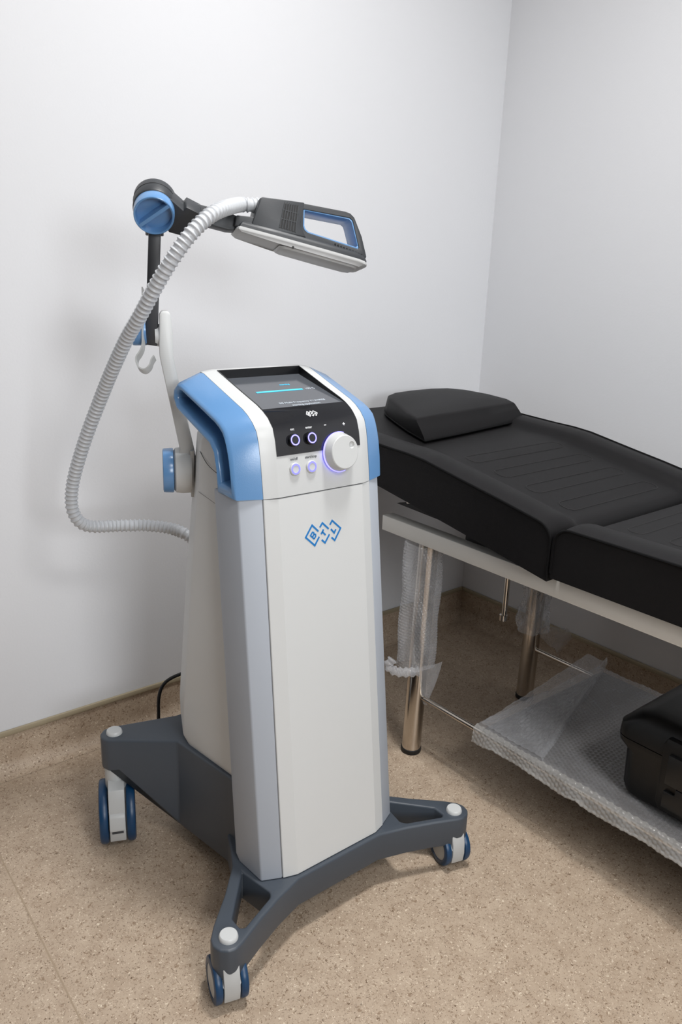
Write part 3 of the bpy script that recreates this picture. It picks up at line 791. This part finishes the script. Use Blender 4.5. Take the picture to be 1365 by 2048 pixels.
# ------------------------------------------------------------------ treatment bed
bed = thing('treatment_bed', (1.49, 0.55, 0), 'black padded treatment couch on white rails and steel legs along the wall', 'treatment bed')
X0, X1 = 1.2075, 1.815
TOP = [(0.83, 0.698), (0.85, 0.701), (0.966, 0.722), (1.05, 0.7355), (1.103, 0.7445), (1.177, 0.757), (1.23, 0.7615), (1.29, 0.763), (1.40, 0.768), (1.70, 0.788)]
BOT = [(0.83, 0.592), (0.848, 0.595), (1.091, 0.634), (1.32, 0.668), (1.70, 0.702)]
def smooth01(t): t = max(0.0, min(1.0, t)); return t * t * (3 - 2 * t)
def bolster(x):
    t = min(x - X0, X1 - x)
    if t < 0.07: return 0.0055 * math.sin(math.pi * min(1, t / 0.085))
    return lerp(0.0055 * math.sin(math.pi * 0.07 / 0.085), -0.0135, smooth01((t - 0.07) / 0.035))
def cushion(name, ya, yb, top, bot, ra, rb, loops):
    ny = int((yb - ya) / 0.012); nx = 56
    ys = [ya + (yb - ya) * i / ny for i in range(ny + 1)]
    ys = sorted(set([round(v, 5) for v in ys] + [round(ya + ra * k, 5) for k in (0.02, 0.08, 0.2, 0.35, 0.6)] + [round(yb - rb * k, 5) for k in (0.02, 0.08, 0.2, 0.35, 0.6)]))
    xs = [X0 + (X1 - X0) * (0.5 - 0.5 * math.cos(math.pi * (i / nx))) * 0.35 + (X1 - X0) * i / nx * 0.65 for i in range(nx + 1)]
    def h(x, y):
        z = top(y) + bolster(x)
        for d, r in ((y - ya, ra), (yb - y, rb)):
            if d < r: z -= r * (1 - math.sqrt(max(0, 1 - ((r - d) / r) ** 2)))
        return z
    b = B()
    T = [[b.verts.new((x, y, h(x, y))) for x in xs] for y in ys]
    Bo = [[b.verts.new((x, y, bot(y))) for x in (X0, X1)] for y in ys]
    for j in range(len(ys) - 1):
        for i in range(nx): b.faces.new((T[j][i], T[j][i + 1], T[j + 1][i + 1], T[j + 1][i]))
        b.faces.new((T[j][0], T[j + 1][0], Bo[j + 1][0], Bo[j][0]))
        b.faces.new((T[j][nx], Bo[j][1], Bo[j + 1][1], T[j + 1][nx]))
        b.faces.new((Bo[j][0], Bo[j + 1][0], Bo[j + 1][1], Bo[j][1]))
    for j in (0, len(ys) - 1):
        b.faces.new([T[j][i] for i in range(nx + 1)] + [Bo[j][1], Bo[j][0]])
    c = obj(name, b, M['leather'], bed, angle=50)
    for xs_ in (X0 - 0.0005, X1 + 0.0005):
        pp = [(xs_, ya + 0.001, bot(ya) + 0.01)] + [(xs_, y, h(min(max(xs_, X0), X1), y) + 0.0005) for y in ys[1:-1]] + [(xs_, yb - 0.001, bot(yb) + 0.01)]
        b = B(); add_tube(b, pp, 0.0030, 8); obj('piping', b, M['piping'], c)
    b = B()
    for yc, w2 in loops:
        xa, xb, r = 1.345, 1.680, 0.017
        pl = []
        for cxx, a0 in ((xb - r, -90), (xa + r, 90)):
            for k in range(0, 181, 30):
                t = math.radians(a0 + k); pl.append((cxx + r * math.cos(t), yc + w2 * math.sin(t)))
        full = []
        for i in range(len(pl)):
            p, q = pl[i], pl[(i + 1) % len(pl)]; m = max(1, int(math.hypot(q[0] - p[0], q[1] - p[1]) / 0.02))
            for k in range(m): full.append((lerp(p[0], q[0], k / m), lerp(p[1], q[1], k / m)))
        add_tube(b, [(x, y, h(x, y)) for x, y in full], 0.0011, 6, closed=True)
    obj('stitching', b, M['stitch'], c)
    return h
hHead = cushion('head_cushion', 0.838, 1.695, lambda y: interp(TOP, y), lambda y: interp(BOT, y), 0.030, 0.030, [(0.913, 0.020), (1.000, 0.020), (1.087, 0.020), (1.174, 0.020)])
cushion('seat_cushion', -0.45, 0.832, lambda y: 0.703 if y > 0.5 else 0.700, lambda y: 0.603, 0.030, 0.034, [(0.755, 0.018), (0.670, 0.018), (0.585, 0.018), (0.500, 0.018), (0.415, 0.018), (0.33, 0.018), (0.245, 0.018)])
# rails
for xa in (1.242, 1.700):
    b = B(); add_box(b, (xa, -0.44, 0.5515), (xa + 0.034, 1.338, 0.5885)); obj('side_rail', b, M['rail'], bed, bevel=0.0025)
for ya in (0.30, 0.70, -0.35):
    b = B(); add_box(b, (1.276, ya, 0.556), (1.700, ya + 0.034, 0.600)); obj('cross_rail', b, M['rail'], bed, bevel=0.0025)
# hinge bracket and prop under the head cushion
b = B()
add_prism(b, [(1.405, 0.5830), (1.270, 0.6200), (1.16, 0.640), (1.16, 0.600), (1.25, 0.578)], lambda y, z, x: V((x, y, z)), 1.350, 1.362)
add_box(b, (1.270, 1.02, 0.5890), (1.70, 1.10, 0.602))
add_box(b, (1.30, 1.03, 0.600), (1.33, 1.09, 0.632)); add_box(b, (1.62, 1.03, 0.600), (1.65, 1.09, 0.632))
obj('hinge_bracket', b, M['black'], bed, bevel=0.001)
b = B(); add_tube(b, [(1.345, 1.36, 0.597), (1.345, 1.17, 0.640)], 0.004, 8); obj('prop_rod', b, M['chrome'], bed)
b = B(); add_tube(b, [(1.497, 1.152, 0.640), (1.500, 1.152, 0.345), (1.500, 1.152, 0.330)], 0.0068, 12); add_lathe(b, [(0, 0), (0.010, 0.002), (0.010, 0.016), (0, 0.018)], (1.500, 1.154, 0.316), (0, 0, 1), 16)
obj('adjustment_rod', b, M['chrome'], bed)
for (xa, ya, xt, yt) in ((1.269, 1.218, 1.262, 1.214), (1.712, 1.216, 1.716, 1.214), (1.269, -0.32, 1.262, -0.318), (1.712, -0.32, 1.716, -0.318)):
    if ya > 0 and xa < 1.5: xt = 1.278
    b = B(); add_tube(b, [(xa, ya, 0.008), (lerp(xa, xt, 0.5), lerp(ya, yt, 0.5), 0.28), (xt, yt, 0.553)], 0.0235, 32)
    lg = obj('leg', b, M['chrome'], bed)
    b = B(); add_lathe(b, [(0, 0), (0.0235, 0), (0.0250, 0.003), (0.0250, 0.012), (0.0238, 0.013), (0, 0.013)], (xa, ya, 0), (0, 0, 1), 32)
    obj('foot_cap', b, M['black'], lg)
for xa in (1.2735, 1.7115):
    b = B(); add_tube(b, [(xa, 1.208, 0.157), (xa, -0.31, 0.157)], 0.0062, 14); obj('shelf_rod', b, M['chrome'], bed)
b = B(); add_box(b, (1.268, -0.28, 0.1640), (1.728, 1.000, 0.1720)); obj('shelf_board', b, M['shelf'], bed, bevel=0.002)

# ------------------------------------------------------------------ pillow
pil = thing('head_pillow', (1.58, 1.45, 0.76), 'black half-round head pillow lying on the raised end of the couch', 'pillow')
ptop = [(1.360, 1.362), (1.50, 1.377), (1.64, 1.391), (1.782, 1.405), (1.803, 1.45), (1.800, 1.52), (1.778, 1.585), (1.740, 1.622), (1.68, 1.634), (1.60, 1.634), (1.53, 1.625), (1.485, 1.603), (1.455, 1.565), (1.425, 1.50), (1.390, 1.43)]
pc = (1.60, 1.50)
zbp = lambda y: interp(TOP, y) - 0.0125
def pring(kx, fz, front):
    o = []
    for (x, y) in ptop:
        x2 = pc[0] + (x - pc[0]) * kx; y2 = pc[1] + (y - pc[1]) * kx
        wgt = max(0.0, min(1.0, (1.47 - y) / 0.09)); y2 -= front * wgt
        o.append((x2, y2, zbp(y2) + fz))
    return o
b = B()
add_loft(b, [pring(0.96, 0.0005, 0.025), pring(1.035, 0.004, 0.036), pring(1.042, 0.012, 0.034), pring(1.018, 0.030, 0.016), pring(1.0, 0.0445, 0.0), pring(0.985, 0.0475, -0.001), pring(0.93, 0.0495, -0.004), pring(0.6, 0.0535, 0.0), pring(0.2, 0.0545, 0.0)])
obj('cushion_cover', b, M['leather'], pil, angle=45)
b = B(); add_tube(b, pring(1.042, 0.006, 0.037), 0.0020, 8, closed=True); obj('piping', b, M['piping'], pil)

# ------------------------------------------------------------------ bubble wrap
def bub(u, v, pitch=0.0105):
    # hexagonal field of little domes
    row = round(v / (pitch * 0.866)); best = 9
    for r in (row - 1, row, row + 1):
        off = 0.5 * pitch if r % 2 else 0.0
        k = round((u - off) / pitch)
        d = math.hypot(u - off - k * pitch, v - r * pitch * 0.866)
        best = min(best, d)
    q = best / (pitch * 0.42)
    return 0.0026 * math.sqrt(max(0.0, 1 - q * q))
def wrap_tube(name, cx, cy, zlist, rad, label, extra=None):
    b = B()
    n = 110; secs = []
    zz = []
    for z0, z1 in zip(zlist, zlist[1:]):
        m = max(2, int((z0 - z1) / 0.0020)); zz += [lerp(z0, z1, k / m) for k in range(m)]
    zz.append(zlist[-1])
    for z in zz:
        row = []; arc = 0.0; last = None
        for k in range(n):
            t = 2 * math.pi * k / n
            r = rad(z, t); p = V((cx(z) + r * math.cos(t), cy(z) + r * math.sin(t), 0))
            if last is not None: arc += (p - last).length
            last = p
            hb = bub(arc, z, 0.0085) * 0.9
            row.append((cx(z) + (r + hb) * math.cos(t), cy(z) + (r + hb) * math.sin(t), z + 0.004 * math.sin(3 * t)))
        secs.append(row)
    add_loft(b, secs, caps=False)
    if extra: extra(b)
    o = obj(name, b, M['wrapdouble'], None, loc=(cx(zlist[0]), cy(zlist[0]), zlist[0]), angle=180)
    o['label'] = label; o['category'] = 'bubble wrap'; o['group'] = 'bubble wrap on the couch'
    return o
# left-facing direction of the loose fold
foldd = math.atan2(0.45, -0.89)
def rad_near(z, t):
    base = 0.031 + 0.002 * math.sin(5 * t + z * 40)
    d = math.cos(t - foldd); d2 = math.cos(t - foldd - math.pi)
    r = base + 0.024 * max(0, d) ** 6 + 0.006 * max(0, d2) ** 4
    if z < 0.235: r += 0.010 * max(0, d) ** 2
    return r
def near_extra(b):
    # lower tongue of film down the right of the leg, and a scrunched roll at the lower left
    rows = []
    for k in range(13):
        t = k / 12; z = lerp(0.245, 0.140, t); wdt = lerp(0.034, 0.006, t ** 1.5)
        rows.append([b.verts.new((1.273 + 0.006 + (i / 8 - 0.5) * 2 * wdt * 0.9 + 0.010 * (1 - t), 1.19 - 0.006 * math.sin(i / 8 * math.pi) - 0.45 * (i / 8 - 0.5) * wdt, z)) for i in range(9)])
    for p, q in zip(rows, rows[1:]):
        for i in range(8): b.faces.new((p[i], p[i + 1], q[i + 1], q[i]))
    pts = [(1.207, 1.238, 0.262), (1.197, 1.240, 0.246), (1.206, 1.224, 0.236), (1.228, 1.208, 0.233), (1.252, 1.196, 0.234)]
    add_tube(b, catmull(pts, 6), lambda i: 0.011 + 0.0025 * math.sin(i * 1.9), 12)
wrap_tube('bubble_wrap_sleeve', lambda z: lerp(1.270, 1.278, z / 0.55), lambda z: 1.216, [0.548, 0.50, 0.44, 0.37, 0.30, 0.262, 0.236], rad_near,
          'bubble wrap around the nearer couch leg beside the therapy machine', near_extra)
def rad_far(z, t):
    base = 0.034 + 0.004 * math.sin(3 * t + z * 55) + 0.003 * math.sin(7 * t - z * 90)
    if z < 0.27: base += 0.007
    return base
def far_extra(b):
    # loose end hanging out to the right
    grid = []
    for j in range(11):
        v = j / 10; row = []
        for i in range(15):
            u = i / 14
            x = lerp(1.735, 1.872, u); y = 1.19 - 0.02 * math.sin(u * 3.0) + 0.02 * v
            zt = lerp(0.215, 0.150, u ** 1.6) + 0.012 * math.sin(u * math.pi); zb_ = lerp(0.185, 0.098, u)
            row.append(b.verts.new((x - 0.035 * v * u, y, lerp(zt, zb_, v) + 0.003 * math.sin(u * 14))))
        grid.append(row)
    for p, q in zip(grid, grid[1:]):
        for i in range(14): b.faces.new((p[i], p[i + 1], q[i + 1], q[i]))
wrap_tube('bubble_wrap_sleeve', lambda z: 1.713, lambda z: 1.215, [0.545, 0.46, 0.40, 0.33, 0.27, 0.235, 0.212], rad_far,
          'bubble wrap with a loose end around the farther couch leg', far_extra)

# sheet over the shelf, hanging down its near edge
b = B()
st = 0.0029
U = []       # cross section: far edge over the board to the near edge, then down and under
x = 1.742
while x > 1.262: U.append((x, 0.1742, 0, 1)); x -= st
for k in range(1, 13):
    U.append((1.2600 - 0.0006 * k, 0.1735 - 0.0022 * k, -1, 0))
for k in range(1, 5):
    U.append((1.2520 + 0.0045 * k, 0.1460 - 0.0010 * k, 0, -1))
ny = int((1.018 + 0.02) / st)
rows = []
for j in range(ny + 1):
    y = 1.018 - j * st; row = []
    sag = 0.0055 * math.sin(y * 17) + 0.004 * math.sin(y * 41 + 1)
    for i, (x, z, nx_, nz_) in enumerate(U):
        h = bub(i * st, j * st) if i < len(U) - 4 else 0
        wob = 0.0008 * math.sin(x * 37 + y * 23) + 0.0008 * math.sin(x * 71 - y * 53)
        dz = 0; dxx = 0
        over = i - (len(U) - 17)
        if over > 0:
            dz = -abs(sag) * over / 12 * 1.2; dxx = 0.003 * math.sin(y * 57) * over / 12
        row.append(b.verts.new((x + nx_ * h + dxx, y, z + nz_ * h + (wob if nz_ > 0 else 0) + dz)))
    rows.append(row)
for p, q in zip(rows, rows[1:]):
    for i in range(len(U) - 1):
        f = b.faces.new((p[i], p[i + 1], q[i + 1], q[i]))
        if i > len(U) - 20: f.material_index = 1
# second, folded layer at the far-left corner, with a soft roll along the diagonal
ng = 60; grid = []
for j in range(ng + 1):
    v = j / ng; row = []
    for i in range(ng + 1):
        u = i / ng
        x = lerp(1.275, 1.752, u); yend = lerp(0.840, 1.000, u); ytop = lerp(1.012, 1.062, u)
        y = lerp(ytop, yend, v)
        z = 0.1775 + 0.012 * math.exp(-((v - 0.93) / 0.08) ** 2) * u + 0.010 * u ** 3 + 0.0012 * math.sin(u * 31 + v * 9) + bub(u * 0.477, v * 0.17) * 0.8
        if v > 0.96: z -= (v - 0.96) * 0.25
        row.append(b.verts.new((x, y, z)))
    grid.append(row)
for p, q in zip(grid, grid[1:]):
    for i in range(ng): b.faces.new((p[i], p[i + 1], q[i + 1], q[i]))
# a corner of film hanging below the back edge
grid = []
for j in range(9):
    row = []
    for i in range(13):
        u = i / 12; v = j / 8
        row.append(b.verts.new((lerp(1.44, 1.66, u), 1.020 + 0.02 * v + 0.006 * math.sin(u * 9), lerp(0.172, 0.030 + 0.03 * u, v))))
    grid.append(row)
for p, q in zip(grid, grid[1:]):
    for i in range(12): b.faces.new((p[i], p[i + 1], q[i + 1], q[i]))
ws = obj('bubble_wrap_sheet', b, [M['wrap'], M['wrapedge']], None, loc=(1.5, 0.5, 0.174), angle=180)
ws['label'] = 'bubble wrap sheet covering the shelf under the couch'; ws['category'] = 'bubble wrap'; ws['group'] = 'bubble wrap on the couch'

# ------------------------------------------------------------------ hard case on the shelf
cs = thing('equipment_case', (1.48, 0.42, 0.178), 'black hard plastic carrying case on the wrapped shelf under the couch', 'case')
cx0, cx1, cy0, cy1 = 1.306, 1.665, 0.16, 0.688
def rrect(x0, x1, y0, y1, r, z, n=6):
    o = []
    for (cx, cy, a0) in ((x1 - r, y1 - r, 0), (x0 + r, y1 - r, 90), (x0 + r, y0 + r, 180), (x1 - r, y0 + r, 270)):
        for k in range(n + 1):
            t = math.radians(a0 + 90 * k / n); o.append((cx + r * math.cos(t), cy + r * math.sin(t), z))
    return o
b = B()
add_loft(b, [rrect(cx0 + 0.02, cx1 - 0.02, cy0 + 0.02, cy1 - 0.02, 0.02, 0.1775), rrect(cx0 + 0.004, cx1 - 0.004, cy0 + 0.004, cy1 - 0.004, 0.028, 0.187), rrect(cx0, cx1, cy0, cy1, 0.03, 0.200),
             rrect(cx0 - 0.002, cx1 + 0.002, cy0 - 0.002, cy1 + 0.002, 0.03, 0.276), rrect(cx0 - 0.006, cx1 + 0.006, cy0 - 0.018, cy1 + 0.018, 0.03, 0.292), rrect(cx0 - 0.006, cx1 + 0.006, cy0 - 0.020, cy1 + 0.020, 0.03, 0.302)])
obj('case_body', b, M['case'], cs, angle=40)
b = B()
add_loft(b, [rrect(cx0 - 0.006, cx1 + 0.006, cy0 - 0.020, cy1 + 0.020, 0.03, 0.304), rrect(cx0 - 0.006, cx1 + 0.006, cy0 - 0.018, cy1 + 0.018, 0.03, 0.328), rrect(cx0, cx1, cy0 - 0.004, cy1 + 0.004, 0.03, 0.342),
             rrect(cx0 + 0.010, cx1 - 0.010, cy0 + 0.01, cy1 - 0.01, 0.03, 0.354), rrect(cx0 + 0.03, cx1 - 0.03, cy0 + 0.03, cy1 - 0.03, 0.03, 0.358)])
obj('case_lid', b, M['case'], cs, angle=40)
for yc in (0.556, 0.28):
    b = B()
    add_prism(b, [(yc - 0.043, 0.196), (yc + 0.041, 0.196), (yc + 0.050, 0.210), (yc + 0.050, 0.330), (yc + 0.044, 0.345), (yc - 0.046, 0.345), (yc - 0.052, 0.330), (yc - 0.052, 0.210)], lambda y, z, x: V((x, y, z)), cx0 - 0.010, cx0 + 0.012)
    rb = obj('latch_housing', b, M['case'], cs, bevel=0.004)
    b = B()
    add_prism(b, [(yc - 0.034, 0.258), (yc + 0.034, 0.258), (yc + 0.034, 0.318), (yc - 0.034, 0.318)], lambda y, z, x: V((x, y, z)), cx0 - 0.017, cx0 - 0.006)
    add_prism(b, [(yc - 0.034, 0.208), (yc + 0.034, 0.208), (yc + 0.034, 0.242), (yc + 0.012, 0.242), (yc + 0.012, 0.256), (yc - 0.012, 0.256), (yc - 0.012, 0.242), (yc - 0.034, 0.242)], lambda y, z, x: V((x, y, z)), cx0 - 0.0155, cx0 - 0.006)
    obj('latch', b, M['caselatch'], cs, bevel=0.002)
b = B()
hd = [(cx0 - 0.004, 0.47, 0.258), (cx0 - 0.022, 0.465, 0.256), (cx0 - 0.026, 0.44, 0.255), (cx0 - 0.026, 0.37, 0.255), (cx0 - 0.022, 0.35, 0.256), (cx0 - 0.004, 0.345, 0.258)]
add_tube(b, catmull(hd, 5), 0.009, 10); obj('carry_handle', b, M['caselatch'], cs)
